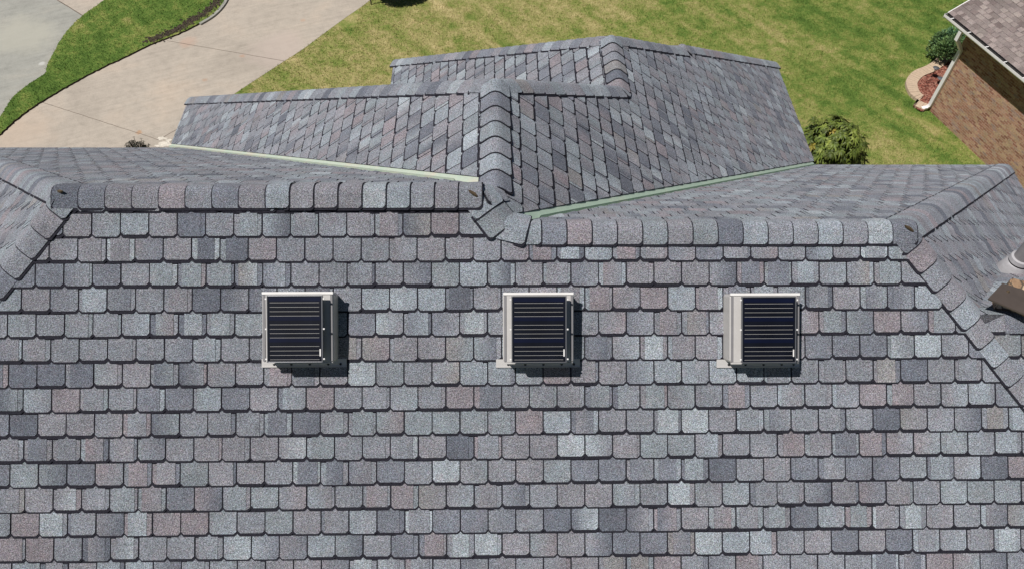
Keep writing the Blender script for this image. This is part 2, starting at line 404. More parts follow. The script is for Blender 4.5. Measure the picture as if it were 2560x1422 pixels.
def frame(key):
    A, B, C = PL[key]; n = Vector((-A, -B, 1)).normalized()
    up = Vector((A, B, A*A+B*B)).normalized(); U = up.cross(n).normalized()
    return U, up, n
def shingle_slope(key, name, parent, EXP=.2032, TW=.2286, anchor=None, valleys=(), pal=PAL, mat=None, lift=0.0, shape='slate', inv=None, label=None):
    """lays courses of laminated tabs (dark backer + coloured tab with clipped corners) over one roof plane"""
    U, Vv, n = frame(key); poly3 = PL_poly[key]; O = Vector(anchor) if anchor is not None else Vector(poly3[0])
    def uv(p): d = Vector(p)-O; return (d.dot(U), d.dot(Vv))
    poly = [uv(p) for p in poly3]
    if area2(poly) < 0: poly = poly[::-1]
    tris = [[poly[i] for i in t] for t in tessellate_polygon([[Vector((p[0], p[1], 0)) for p in poly]])]
    tris = [t if area2(t) > 0 else t[::-1] for t in tris]; tris = [t for t in tris if abs(area2(t)) > 1e-6]
    vals = []
    for (a, b, gap) in valleys:
        a2, b2 = uv(a), uv(b); nx, ny = -(b2[1]-a2[1]), b2[0]-a2[0]; L = math.hypot(nx, ny); nx /= L; ny /= L
        cx = sum(p[0] for p in poly)/len(poly); cy = sum(p[1] for p in poly)/len(poly)
        if nx*(cx-a2[0])+ny*(cy-a2[1]) < 0: nx, ny = -nx, -ny
        vals.append(((nx, ny), nx*a2[0]+ny*a2[1]+gap))
    rsegs = [(uv(a), uv(b)) for a, b in RIDGES if abs((a-O).dot(n)) < .08 and abs((b-O).dot(n)) < .08]
    def crest(p, h): return min(h, .001) if any(seg_dist(p, a, b) < .02 for a, b in rsegs) else h
    umin = min(p[0] for p in poly)-.3; umax = max(p[0] for p in poly)+.3; vmin = min(p[1] for p in poly)-.3; vmax = max(p[1] for p in poly)+.1
    V3 = []; F = []; MI = []; COLS = []
    def emit(shape2, hfun, thick, col, mi, colR=None):
        """shape2: convex polygon (u,v); hfun(v) height of its top"""
        cu_ = sum(p[0] for p in shape2)/len(shape2)
        pieces = None
        ins = [inside(p, poly) for p in shape2]
        ctr = (cu_, sum(p[1] for p in shape2)/len(shape2))
        far = min(seg_dist(ctr, poly[i], poly[(i+1) % len(poly)]) for i in range(len(poly)))
        if all(ins) and far > .26: pieces = [shape2]
        elif not any(ins) and far > .26: return
        else:
            pieces = []
            for t in tris:
                q = shape2
                for i in range(3):
                    a, b = t[i], t[(i+1) % 3]; nx, ny = -(b[1]-a[1]), b[0]-a[0]; L = math.hypot(nx, ny) or 1
                    q = clip_half(q, (nx/L, ny/L), (nx*a[0]+ny*a[1])/L)
                    if len(q) < 3: break
                if len(q) >= 3 and abs(area2(q)) > 2e-5: pieces.append(q)
        us = [p[0] for p in shape2]; ul, ur = min(us), max(us)
        for q in pieces:
            for (nn, d) in vals:
                q = clip_half(q, nn, d)
                if len(q) < 3: break
            if len(q) < 3 or abs(area2(q)) < 2e-5: continue
            if area2(q) < 0: q = q[::-1]
            k = len(V3); m_ = len(q)
            for p in q: V3.append(O + U*p[0] + Vv*p[1] + n*(crest(p, hfun(p[1]))+lift))
            for p in q: V3.append(O + U*p[0] + Vv*p[1] + n*(crest(p, hfun(p[1]))+lift-thick))
            F.append(tuple(range(k, k+m_))); MI.append(mi)
            for p in q:
                c = col if colR is None else col.lerp(colR, max(0, min(1, ((p[0]-ul)/(ur-ul)-.25)*2)))
                COLS.append(tuple(c))
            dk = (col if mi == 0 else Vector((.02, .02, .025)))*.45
            for i in range(m_):
                j = (i+1) % m_
                # skip inner seams of the clipped pieces
                mid = ((q[i][0]+q[j][0])/2, (q[i][1]+q[j][1])/2)
                if len(pieces) > 1 and min(seg_dist(mid, shape2[s], shape2[(s+1) % len(shape2)]) for s in range(len(shape2))) > 1e-4 and not vals: continue
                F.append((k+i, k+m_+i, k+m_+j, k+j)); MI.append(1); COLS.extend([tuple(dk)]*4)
    r_lo = math.floor(vmin/EXP)
    for r in range(r_lo, math.ceil(vmax/EXP)):
        v0 = r*EXP; off = (r % 2)*TW/2
        BT = .265; hb = lambda v, v0=v0: 0.0015 + .0130*max(0, 1-(v-v0)/BT)
        ht = lambda v, v0=v0: .0062 + .0140*max(0, 1-(v-v0)/BT)
        c0 = math.floor((umin-off)/TW)
        prev = pick(pal)
        for c in range(c0, math.ceil((umax-off)/TW)):
            ua = c*TW+off; ub = ua+TW
            if shape == 'slate':
                ch = .022; g = .0055; jit = random.uniform(-.0015, .0015)
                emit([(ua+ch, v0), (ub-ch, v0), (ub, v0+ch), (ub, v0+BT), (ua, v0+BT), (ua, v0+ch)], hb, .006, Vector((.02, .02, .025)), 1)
                drop = random.choice((.015, .016, .021, .027, .029)) + random.uniform(-.002, .002)
                vb = v0+drop; cc = .021
                a, b = ua+g+jit, ub-g+jit
                col = pick(pal)
                if random.random() < .18: col = prev.copy()
                prev = col
                col2 = pick(pal) if random.random() < .42 else None
                k = random.random()
                top = v0+BT-.004; tl = v0+EXP-random.choice((.002, .006, .010))
                hup = lambda v, f=ht: f(v)+.0022
                if k < .50:
                    if random.random() < .5: top = tl+.004
                    emit([(a+cc, vb), (b-cc, vb), (b, vb+cc), (b, top), (a, top), (a, vb+cc)], ht, .005, col, 0, col2)
                else:
                    s1 = random.choice((.026, .034, .042)) if k > .62 else 0
                    s2 = random.choice((.022, .034, .040)) if k < .93 else 0
                    t_ = .0022
                    cs = pick(pal)
                    l_, r_ = a+s1, b-s2
                    mid = [(l_, vb), (r_, vb), (r_, top), (l_, top)]
                    if not s1: mid = [(a+cc, vb), (r_, vb), (r_, top), (a, top), (a, vb+cc)]
                    if not s2: mid = [(l_, vb), (b-cc, vb), (b, vb+cc), (b, top), (l_, top)]
                    if s1 == 0 and s2 == 0: mid = [(a+cc, vb), (b-cc, vb), (b, vb+cc), (b, top), (a, top), (a, vb+cc)]
                    emit(mid, hup, .006, col, 0, col2)
                    if s1: emit([(a+cc, vb), (l_-t_*.3, vb), (l_-t_*.3, tl), (a, tl), (a, vb+cc)], ht, .005, cs, 0)
                    if s2: emit([(r_+t_, vb), (b-cc, vb), (b, vb+cc), (b, tl), (r_+t_, tl)], ht, .005, cs if random.random() < .6 else pick(pal), 0)
            else:
                g = .002; col = pick(pal)
                wv = random.uniform(.6, 1.0)
                emit([(ua, v0), (ub, v0), (ub, v0+BT), (ua, v0+BT)], hb, .006, Vector(pick(pal))*.8, 0)
                if random.random() < .62:
                    o_ = random.uniform(0, TW*(1-wv))
                    emit([(ua+o_+g, v0), (ua+o_+TW*wv-g, v0), (ua+o_+TW*wv-g, v0+BT-.01), (ua+o_+g, v0+BT-.01)], ht, .005, col, 0)
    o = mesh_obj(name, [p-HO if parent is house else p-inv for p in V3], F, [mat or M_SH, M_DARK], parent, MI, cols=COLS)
    if label: o['label'] = label
    return o
p1a = onpl(PL['P1'], 908, 1274)
VG_E, VG_B = .085, .040
shingle_slope('P1', 'roof_slope', house, anchor=p1a)
shingle_slope('BL', 'roof_slope', house, valleys=[(G0, BLr, .042)])
shingle_slope('BR', 'roof_slope', house, valleys=[(C_, BRl, VG_B)])
shingle_slope('W0', 'roof_slope', house)
shingle_slope('W', 'roof_slope', house, valleys=[(G0, Wv, .068)])
shingle_slope('E', 'roof_slope', house, valleys=[(C_, Ev, VG_E)], anchor=C_)
shingle_slope('E0', 'roof_slope', house, anchor=D_)
shingle_slope('F2', 'roof_slope', house, anchor=onpl(PL['F2'], 908, 1274))
shingle_slope('FB', 'roof_slope', house)
for k_ in ('W2', 'N1', 'N2', 'W3', 'N3'): shingle_slope(k_, 'roof_slope', house, valleys=[(R2a, W2v, .03)] if k_ == 'W2' else ())

# decking under the shingles, one sheet per plane, a little below them
mb = MB()
for k_, p in PL_poly.items():
    n = frame(k_)[2]; mb.poly([q - n*.006 - HO for q in p])
mb.build('roof_deck', M_DARK, house)

# valley flashing: a folded strip, one leg on each plane
def valley(a, b, ka, wa, kb, wb, parent, rib=.036, mat=None):
    a, b = Vector(a), Vector(b); d = (b-a).normalized(); mb = MB()
    perp = Vector((d.y, -d.x, 0)).normalized()          # level, square to the valley
    legs = []
    for key, w_ in ((ka, wa), (kb, wb)):
        n = frame(key)[2]; s = d.cross(n).normalized()
        cen = sum((Vector(p) for p in PL_poly[key]), Vector())/len(PL_poly[key])
        if s.dot(cen-a) < 0: s = -s
        mb.quad(a+n*.003+s*.008-HO, b+n*.003+s*.008-HO, b+s*w_+n*.003-HO, a+s*w_+n*.003-HO)
        legs.append(n*.003+s*.008)
    top = Vector((0, 0, 1)); top = (top-d*top.dot(d)).normalized()*rib      # the rib stands square to the valley line
    c = a + d*.4
    mb.quad(c+legs[0]-HO, b+legs[0]-HO, b+top-HO, c+top-HO); mb.quad(c+legs[1]-HO, b+legs[1]-HO, b+top-HO, c+top-HO)
    return mb.build('valley_flashing', mat or M_VAL, parent)
valley(C_+(Ev-C_)*.012, BRl+(BRl-C_)*.004, 'E', VG_E+.004, 'BR', VG_B+.012, house)
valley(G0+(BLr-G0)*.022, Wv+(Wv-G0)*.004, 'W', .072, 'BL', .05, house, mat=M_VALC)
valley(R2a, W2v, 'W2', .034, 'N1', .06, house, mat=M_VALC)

# ---- ridge and hip caps --------------------------------------------------------
def cap_run(a, b, ka, kb, parent, free_at_b=True, rmax=.165, ex=.2032, pal=PAL, seal=0, h0=.026, start=0.0):
    """shingle caps bent over the crest a-b; their exposed ends face b (or a)"""
    a, b = Vector(a), Vector(b)
    if not free_at_b: a, b = b, a
    d = (b-a).normalized(); L = (b-a).length
    na, nb = frame(ka)[2], frame(kb)[2]
    def side(n, key):
        s = d.cross(n).normalized()
        # downhill away from the crest
        A, B, C = PL[key]
        other = nb if n is na else na
        if s.dot(other) > 0: s = -s
        return s
    # in-plane directions pointing away from the crest
    sa = d.cross(na).normalized(); sb = d.cross(nb).normalized()
    if sa.dot(nb) > 0: sa = -sa
    if sb.dot(na) > 0: sb = -sb
    up = (na+nb).normalized(); cosn = na.dot(up)
    def sect(t, h, rm):          # t in -1..1
        rr = .065
        s_, n_ = (sa, na) if t < 0 else (sb, nb)
        q = abs(t)*rm
        if q >= rr: return s_*q + n_*h
        pA = sa*rr+na*h; pB = sb*rr+nb*h; pc = up*(h/cosn)
        u = (t*rm/rr+1)/2
        return pA*(1-u)**2 + pc*2*u*(1-u) + pB*u*u
    ts = [-1, -.93, -.84, -.72, -.58, -.45, -.34, -.22, -.11, 0, .11, .22, .34, .45, .58, .72, .84, .93, 1]
    def pull(t, ch):             # rounded corners of the exposed end
        x = abs(t); return ch*max(0, (x-.82)/.18)**2
    V3 = []; F = []; MI = []; COLS = []
    def layer(s0, s1, rm, h_a, h_b, thick, mi, col, ch, jit, sides):
        k = len(V3); rows = 3; nt = len(ts)
        for z in (0, 1):
            for i in range(rows):
                for t in ts:
                    f = i/(rows-1); s = s0 + (s1-s0)*f
                    if i == rows-1: s -= pull(t, ch)
                    if i == 1: s = s0+(s1-s0)*.72
                    h = h_a + (h_b-h_a)*((s-s0)/(s1-s0)) - z*thick
                    V3.append(a + d*s + sect(t, h, rm) + sb*jit)
        base = k+rows*nt
        def fc(idx, m_, c): F.append(idx); MI.append(m_); COLS.extend([tuple(c)]*len(idx))
        for i in range(rows-1):
            for j in range(nt-1):
                fc((k+i*nt+j, k+i*nt+j+1, k+(i+1)*nt+j+1, k+(i+1)*nt+j), mi, col)
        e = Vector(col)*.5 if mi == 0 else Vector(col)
        for j in range(nt-1):
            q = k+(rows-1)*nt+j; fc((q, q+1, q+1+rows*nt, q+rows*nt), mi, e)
        for i in range(rows-1):
            for j in ((0, nt-1) if sides or i else ()):
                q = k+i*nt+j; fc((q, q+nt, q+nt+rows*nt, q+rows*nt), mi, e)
    nseg = max(1, round((L-start)/ex)); ex = (L-start)/nseg
    for i in range(nseg):
        s1 = start + (i+1)*ex; s0 = s1-ex-.055
        col = pick(pal); j = random.uniform(-.002, .002)
        layer(max(s0, start)+(.15 if i == 0 else 0), s1, rmax+.012, h0-.010, h0+.004, .016, 1, (.02, .02, .025), .024, j, True)  # dark underlay; its side lip is widened to paint the caps' shadow line
        layer(max(s0, start), s1-.010, rmax-.008, h0-.004, h0+.0085, .005, 0, col, .026, j, i > 0)
    o = mesh_obj('ridge_cap', local(V3), F, [M_SH, M_DARK], parent, MI, cols=COLS)
    if seal:                      # brown sealant over the last fastener
        q = a + d*(L-.08) + sect(seal, h0+.0165, rmax)
        mb = MB(); dirv = (sb*.55+d*.8).normalized(); nn = up; sd_ = dirv.cross(nn).normalized()
        pts = []
        for k in range(14):
            t = 2*math.pi*k/14; r_ = 1+random.uniform(-.15, .15)
            pts.append(q + dirv*math.cos(t)*.040*r_ + sd_*math.sin(t)*.011*r_ + nn*(.006*(1-abs(math.cos(t))*.9)) - HO)
        mb.poly([p+nn*.004 for p in pts])
        for k in range(14): mb.quad(pts[k]+nn*.004, pts[(k+1) % 14]+nn*.004, pts[(k+1) % 14]-nn*.012, pts[k]-nn*.012)
        mb.build('sealant_patch', M_RUST, o)
    return o
def lerp(a, b, t): return Vector(a).lerp(Vector(b), t)
# left ridge: caps lapped outwards from the closing cap
mid = onpl(PL['P1'], 668, 480); mid = Vector((mid.x, A_.y, A_.z))
Lx = Vector((1, 0, 0))
cap_run(mid+Lx*.2, A_-Lx*.10, 'P1', 'BL', house, seal=-.2)
cap_run(mid, B_+Lx*.05, 'BL', 'P1', house, h0=.038, seal=.3)
cap_run(C_+Lx*.10, D_+Lx*.10, 'BR', 'P1', house, seal=.25)
# the short hip that steps down from the left ridge to the right one, and its turning piece
PL['JX'] = (-TS*.55, -TB*.5, 0); PL['JY'] = (-.05, T, 0)
hd = (C_-B_).normalized()
cap_run(C_-hd*.06, C_+Lx*.20-Vector((0, .012, 0)), 'JX', 'JY', house, h0=.030, ex=.26)
cap_run(B_+hd*.02, C_+hd*.03, 'E', 'P1', house, h0=.033, ex=.19, rmax=.17)
cap_run(G1+Vector((0, .03, 0)), G0-Vector((0, .02, 0)), 'W', 'E', house)
cap_run(G0+(G0-B_)*.2, B_-(B_-G0)*.05, 'BL', 'E', house, h0=.026, ex=.3)
# hips down from the left end
cap_run(A_, P1l, 'P1', 'W0', house, h0=.022); cap_run(A_, BLl, 'BL', 'W0', house, h0=.022)
cap_run(D_, P1r, 'P1', 'E0', house, h0=.022); cap_run(D_, BRr, 'BR', 'E0', house, h0=.022)
cap_run(G1, Wh, 'W', 'N1', house, h0=.022, start=.11); cap_run(G1, R2a, 'E', 'N1', house, h0=.022, start=.11)
cap_run(R2b+Vector((0, .03, 0)), R2a-Vector((0, .01, 0)), 'W2', 'E', house)
PL['JZ'] = (TS*.6, -TB*.6, 0); md = ((R2a-G1).normalized()+(R2b-R2a).normalized()).normalized()
cap_run(R2a+md*.10, R2a-md*.06, 'E', 'JZ', house, h0=.030, ex=.3)
cap_run(R2b, W2h, 'W2', 'N2', house, h0=.022, start=.11); cap_run(R2b, R3a, 'E', 'N2', house, h0=.022, start=.11)
cap_run(R3b+Vector((0, .05, 0)), R3a-Vector((0, .05, 0)), 'W3', 'E', house); cap_run(R3b, Eh, 'E', 'N3', house, h0=.022, start=.11)
cap_run(R3b, w3b, 'W3', 'N3', house, h0=.022, start=.11)
cap_run(JR+Vector((.15, 0, 0)), Vector((XW, yr, zr)), 'F2', 'FB', house, h0=.022)

# eaves, walls
def fascia(a, b):
    a, b = Vector(a), Vector(b); mb = MB(); mb.quad(a-Vector((0, 0, .01))-HO, b-Vector((0, 0, .01))-HO, b-Vector((0, 0, .22))-HO, a-Vector((0, 0, .22))-HO); mb.build('fascia', M_FASC, house)
for a, b in ((BLl, BLr), (BRl, BRr), (Wv, Wh), (Ev, Eh), (P1l, P1r), (P1l, BLl), (BRr, J1), (W2v, W2h)): fascia(a, b)
mb = MB()
def wall_poly(pts, ztop, parent_mb=mb):
    pts = [Vector((p[0], p[1], 0)) for p in pts]
    for i in range(len(pts)):
        a, b = pts[i], pts[(i+1) % len(pts)]
        parent_mb.quad(a-HO, b-HO, b+Vector((0, 0, ztop))-HO, a+Vector((0, 0, ztop))-HO)
wall_poly([(P1l.x+.5, P1l.y+.5), (P1r.x-.5, P1l.y+.5), (BRr.x-.5, BRr.y-.5), (Ev.x-.5, BRr.y-.5), (Ev.x-.5, Eh.y-.3),
           (w3b.x+.2, Eh.y-.3), (n2r.x+.3, n2r.y-.4), (W2x+.5, n2r.y-.4), (W2x+.5, W2v.y+.2), (Wv.x+.5, Wh.y-.4), (Wv.x+.5, BLl.y-.5), (BLl.x+.5, BLl.y-.5)], 3.25)
wall_poly([(P1r.x-.6, -1.0), (XW-.3, -1.0), (XW-.3, 8.4), (P1r.x-.6, 8.4)], 3.3)
mb.build('wall', M_BRICK2, house)

# ---- stone chimney stub with a brown metal cover at the right edge -------------
chim = mesh_obj('chimney', [], [], M_STONE, house)
zp = zr + .12
plate = [at(*p, zp) for p in ((2470, 746), (2507, 706), (2640, 752), (2620, 810))]
body = [at(*p, zp-.025) for p in ((2508, 745), (2530, 692), (2650, 722), (2630, 800))]
def slab(top, depth, bev, name, mat, parent):
    bm = bmesh.new()
    tv = [bm.verts.new(p-HO) for p in top]; bv = [bm.verts.new(p-HO-Vector((0, 0, depth))) for p in top]
    bm.faces.new(tv); bm.faces.new(bv[::-1])
    for i in range(4): bm.faces.new((tv[i], bv[i], bv[(i+1) % 4], tv[(i+1) % 4]))
    bmesh.ops.recalc_face_normals(bm, faces=bm.faces)
    bmesh.ops.bevel(bm, geom=list(bm.edges), offset=bev, segments=2, affect='EDGES')
    o = mesh_obj(name, [], [], mat, parent); bm.to_mesh(o.data); bm.free(); return o
bpy.data.objects.remove(chim)
chim = slab(body, .55, .012, 'chimney', M_STONE, house)
slab(plate, .018, .004, 'metal_cover', M_BROWN, chim)
q = at(2520, 729, zp)-HO
mb = MB(); mb.tube([q, q+Vector((0, 0, .01))], [.014, .009], 10); mb.build('screw', M_RUST, chim, True)

# ---- vent pipe ------------------------------------------------------------------
vb = onpl(PL['E0'], 2514, 692)
nE = frame('E0')[2]
vp = empty('vent_pipe', vb); tag(vp, 'grey vent pipe in a pale collar standing on the right roof slope', 'vent pipe')
mb = MB(); mb.tube([(0, 0, -.05), (0, 0, 1.1)], .078, 24); mb.build('pipe', M_PIPE, vp, True)
mb = MB(); mb.tube([(0, 0, -.12), (0, 0, .10), (0, 0, .235), (0, 0, .25)], [.18, .145, .112, .098], 28)
mb.build('collar', M_COLLAR, vp, True)
mb = MB(); mb.tube([(0, 0, .250), (0, 0, .268)], [.095, .082], 24); mb.build('seal_ring', M_BLACK, vp, True)
mb = MB(); mb.tube([(0, 0, .268), (0, 0, .275), (0, 0, .318), (0, 0, .325)], [.090, .108, .100, .082], 28); mb.build('storm_collar', M_COLLAR, vp, True)


# ------------------------------------------------------------------ solar attic fans
U1, V1, n1_ = frame('P1')
def make_fan():
    root = empty('solar_attic_fan')
    def part(name, mat, fn, par=root, smooth=False):
        mb = MB(); fn(mb); return mb.build(name, mat, par, smooth)
    X, Y, Z = Vector((1, 0, 0)), Vector((0, 1, 0)), Vector((0, 0, 1))
    def flange(mb):
        mb.box((0.005, -.298, .021), (.345, .034, .0015))
        mb.box((0.005, -.329, .023), (.345, .003, .004))
    fl = part('base_flange', M_BEIGE, flange)
    for x in (-.24, -.10, .05, .2, .3):
        part('screw', M_BLACK, lambda m: m.tube([(x, -.308, .0225), (x, -.308, .030)], [.011, .008], 8), fl)
    def housing(mb):
        # tray: low skirt, then sloping shoulders up to a flat top
        w0, d0, w1, d1, z0, z1, z2 = .283, .275, .276, .268, .012, .180, .190
        rings = [(w0, d0, z0), (w0, d0, z1), (w1, d1, z2)]
        k = len(mb.v)
        for (w_, d_, z_) in rings:
            c_ = .02
            for (x, y) in ((-w_+c_, -d_), (w_-c_, -d_), (w_, -d_+c_), (w_, d_-c_), (w_-c_, d_), (-w_+c_, d_), (-w_, d_-c_), (-w_, -d_+c_)):
                mb.v.append(Vector((x, y, z_)))
        for r_ in range(2):
            for i in range(8):
                j = (i+1) % 8; mb.f.append((k+r_*8+i, k+r_*8+j, k+(r_+1)*8+j, k+(r_+1)*8+i)); mb.mi.append(0)
        mb.f.append(tuple(k+16+i for i in range(8))); mb.mi.append(0)
    hs = part('housing', M_BEIGE, housing)
    part('gutter_fold', M_GREYM, lambda m: m.box((-.266, -.0, .1915), (.009, .262, .004)), hs)
    part('gutter_fold', M_GREYM, lambda m: m.box((.266, 0, .1915), (.009, .262, .004)), hs)
    part('top_lip', M_WHITE, lambda m: m.box((0, .276, .186), (.281, .010, .012), bev=.003), hs)
    part('bottom_lip', M_BEIGE, lambda m: m.box((0, -.277, .180), (.273, .006, .010), bev=.002), hs)
    for sx in (-1, 1):
        for sy in (-1, 1):
            part('bracket', M_GREYM, lambda m: m.box((sx*.17, sy*.2, .225), (.02, .02, .036)), hs)
    fz = .272
    def fr(mb):
        for (c, h) in (((-.2135, 0, fz), (.0035, .262, .013)), ((.2125, 0, fz), (.0045, .262, .013)), ((0, -.2585, fz), (.209, .0035, .013)), ((0, .2585, fz), (.209, .0035, .013))):
            mb.box(c, h, bev=.0015)
    pf = part('panel_frame', M_ALU, fr)
    part('solar_panel', M_CELL, lambda m: m.box((0, 0, fz), (.2095, .2548, .008)), pf)
    for y, hy in ((.085, .018), (-.085, .018), (.232, .016)):
        part('cell_gap', M_CELLB, lambda m: m.box((0, y, fz+.0087), (.200, hy, .0003)), pf)
    for g_ in range(3):
        for k in range(4):
            y = .205 - g_*.1705 - k*.0342
            part('busbar', M_SILV, lambda m: m.box((-.002, y, fz+.0093), (.192, .0012, .0004)), pf)
    part('white_sticker', M_WHITE, lambda m: m.box((.196, -.185, fz+.0098), (.005, .028, .0005)), pf)
    for (x, y) in ((-.2245, .235), (-.2245, -.235), (.2245, .235), (.2245, 0), (.2245, -.235), (-.2245, 0)):
        part('clip', M_WHITE, lambda m: m.box((x, y, fz+.004), (.007, .006, .005), bev=.001), pf)
    return root
def copy_tree(o, parent=None, loc=None, rot=None):
    c = o.copy(); COL.objects.link(c); c.parent = parent
    for ch in list(o.children): copy_tree(ch, c)
    return c
fan = make_fan()
RM = Matrix((U1, V1, n1_)).transposed().to_euler()
fans = [(760, 815, 'leftmost attic fan, its solar panel close to its left edge and widest shadow right', 'a'),
        (1343, 816, 'middle attic fan with black solar panel, standing between the other two', 'b'),
        (1892, 817, 'attic fan nearest the right hip, wide pale housing strip left of its solar panel', 'c')]
for i, (px, py, lab, _) in enumerate(fans):
    f_ = fan if i == 0 else copy_tree(fan)
    f_.location = onpl(PL['P1'], px, py); f_.rotation_euler = RM
    tag(f_, lab, 'attic fan', 'solar attic fans along the front roof slope')

# ------------------------------------------------------------------ ground
def flat(name, pts, z, mat, thick=0.0, mats=None, side=None, sub=0):
    pts = [Vector((p[0], p[1])) for p in pts]
    if sum(pts[i].x*pts[(i+1) % len(pts)].y-pts[(i+1) % len(pts)].x*pts[i].y for i in range(len(pts))) < 0: pts = pts[::-1]
    V = [(p.x, p.y, z) for p in pts]; n_ = len(V)
    tr = tessellate_polygon([[Vector((p.x, p.y, 0)) for p in pts]]); F = [tuple(t) for t in tr]; mi = [0]*len(F)
    if thick:
        V += [(p.x, p.y, z-thick) for p in pts]
        for i in range(n_): F.append((i, i+n_, (i+1) % n_+n_, (i+1) % n_)); mi.append(1)
    o = mesh_obj(name, V, F, [mat] + ([side] if side else []), None, mi)
    bm = bmesh.new(); bm.from_mesh(o.data); bmesh.ops.recalc_face_normals(bm, faces=bm.faces)
    if bm.faces and sum(f.normal.z for f in bm.faces) < 0: bmesh.ops.reverse_faces(bm, faces=bm.faces)
    bm.to_mesh(o.data); bm.free()
    return o
def smooth_line(pts, k=4):
    """Catmull-Rom through ground points"""
    P = [Vector((p[0], p[1])) for p in pts]; P = [P[0]*2-P[1]] + P + [P[-1]*2-P[-2]]; out = []
    for i in range(1, len(P)-2):
        for j in range(k):
            t = j/k; a, b, c, d = P[i-1:i+3]
            out.append(.5*((2*b)+(c-a)*t+(2*a-5*b+4*c-d)*t*t+(3*b-a-3*c+d)*t**3))
    out.append(P[-2]); return out
def G(*ps): return [at(x, y, 0).xy for x, y in ps]
S = 150
lawn = flat('lawn', [(-S, -S), (S, -S), (S, S), (-S, S)], 0, M_LAWN); tag(lawn, kind='structure')
# driveway
dr_right = smooth_line(G((1010, -60), (968, -28), (930, -2), (905, 17), (860, 48), (800, 92), (760, 122), (700, 161), (640, 200), (590, 233), (540, 268)))
dr_left = smooth_line(G((0, 341), (49, 297), (106, 257), (160, 225), (213, 195), (266, 168), (323, 142), (372, 117), (414, 101), (456, 84), (501, 62), (532, 43), (554, 24), (568, 0), (590, -40)))
dr_left = [Vector((dr_left[0].x-4.5, dr_left[0].y-8))] + dr_left
end = dr_right[-1]
dpts = dr_left + [Vector((dr_left[-1].x+2, dr_left[-1].y+16)), Vector((dr_right[0].x+6, dr_right[0].y+16))] + dr_right + [Vector((end.x+.3, end.y-3)), Vector((end.x+.3, 5))]
PK = (.66, .36, .24); WHT = (.62, .58, .53)
def P3(x, y): p = at(x, y, 0); return (p.x, p.y, 0)
M_DRIVE = concrete_mat('driveway_concrete', (.435, .375, .308), [
    (P3(757, 52), .10, (.46, .30, .21), .5), (P3(606, 141), .10, (.42, .25, .16), .7), (P3(511, 201), .10, (.44, .28, .19), .5), (P3(348, 332), .10, (.42, .24, .13), .75),
    (P3(470, 108), .30, (.47, .30, .22), .45), (P3(690, 130), 1.1, (.47, .385, .33), .6), (P3(60, 335), 1.0, (.48, .37, .28), .4)])
M_APR = concrete_mat('left_concrete', (.335, .325, .285), [(P3(40, 90), 1.2, (.42, .40, .33), .7), (P3(105, 160), .10, (.55, .54, .5), .7)])
M_JOINT = simple('dark_joint', (.15, .115, .09), .95, 0, .5, 20)  # dark brown joint lines on the concrete
drv = flat('driveway', dpts, .004, M_DRIVE, .0); tag(drv, kind='structure')
def ribbon(mb, pts, w_, z, m=0):
    pts = [Vector((p[0], p[1])) for p in pts]
    for i in range(len(pts)-1):
        a, b = pts[i], pts[i+1]; d = (b-a).normalized(); n_ = Vector((-d.y, d.x))
        mb.quad((*(a-n_*w_/2), z), (*(b-n_*w_/2), z), (*(b+n_*w_/2), z), (*(a+n_*w_/2), z), m)
def wobble(a, b, n_, amp):
    a, b = Vector(a), Vector(b); return [a.lerp(b, i/n_) + Vector((random.uniform(-amp, amp), random.uniform(-amp, amp))) for i in range(n_+1)]
def G2(x, y): return at(x, y, 0).xy
mb = MB()
ribbon(mb, wobble(G2(106, 257), G2(398, 351), 26, .006), .013, .008)
ribbon(mb, wobble(G2(418, 103), G2(712, 154), 22, .006), .013, .008)
ribbon(mb, wobble(G2(398, 351), G2(446, 322), 8, .006), .014, .008)
jn = mb.build('control_joints', M_JOINT); tag(jn, kind='structure')
# pale chipped slab corner next to the garage
def blob(c, rx, ry, n_=18, j=.35, rot=0):
    out = []
    for k in range(n_):
        t = 2*math.pi*k/n_; r_ = 1+random.uniform(-j, j); x, y = math.cos(t)*rx*r_, math.sin(t)*ry*r_
        out.append(Vector((c[0]+x*math.cos(rot)-y*math.sin(rot), c[1]+x*math.sin(rot)+y*math.cos(rot))))
    return out
mb = MB()
for (px, py, a_, b_) in ((404, 347, .13, .06), (414, 362, .16, .10), (422, 352, .07, .05), (397, 366, .10, .05)):
    mb.poly([(p.x, p.y, .009+.001*len(mb.f)) for p in blob(G2(px, py), a_, b_)])
M_CHIP = simple('bare_concrete_patch', (.62, .56, .47), .9, 0, .25, 25)
o = mb.build('concrete_patch', M_CHIP); tag(o, kind='structure')
# grass median, a few centimetres proud of the concrete
med_up = smooth_line(G((300, -38), (266, 0), (209, 42), (178, 72), (152, 106), (133, 140), (118, 171), (113, 189), (76, 213), (38, 243), (19, 270), (0, 300)))
med_up = med_up + [Vector((med_up[-1].x-2.0, med_up[-1].y-4.5))]
low = dr_left
up_end = Vector((med_up[0].x+2.4, med_up[0].y+5))
medpts = [low[0]-Vector((.2, 0))] + [p for p in low[1:]] + [Vector((dr_left[-1].x+2, dr_left[-1].y+16)), up_end+Vector((2, 10)), up_end] + med_up
def ragged(pts, amp):
    out = []
    for i in range(len(pts)):
        a, b = pts[i], pts[(i+1) % len(pts)]; L = (b-a).length
        k = min(60, max(1, int(L/.06)))
        for j in range(k): out.append(a.lerp(b, j/k) + Vector((random.uniform(-amp, amp), random.uniform(-amp, amp))))
    return out
medr = ragged(medpts, .018)
med = flat('grass_median', medr, .05, M_MED, .06, side=M_SOIL); tag(med, kind='structure')
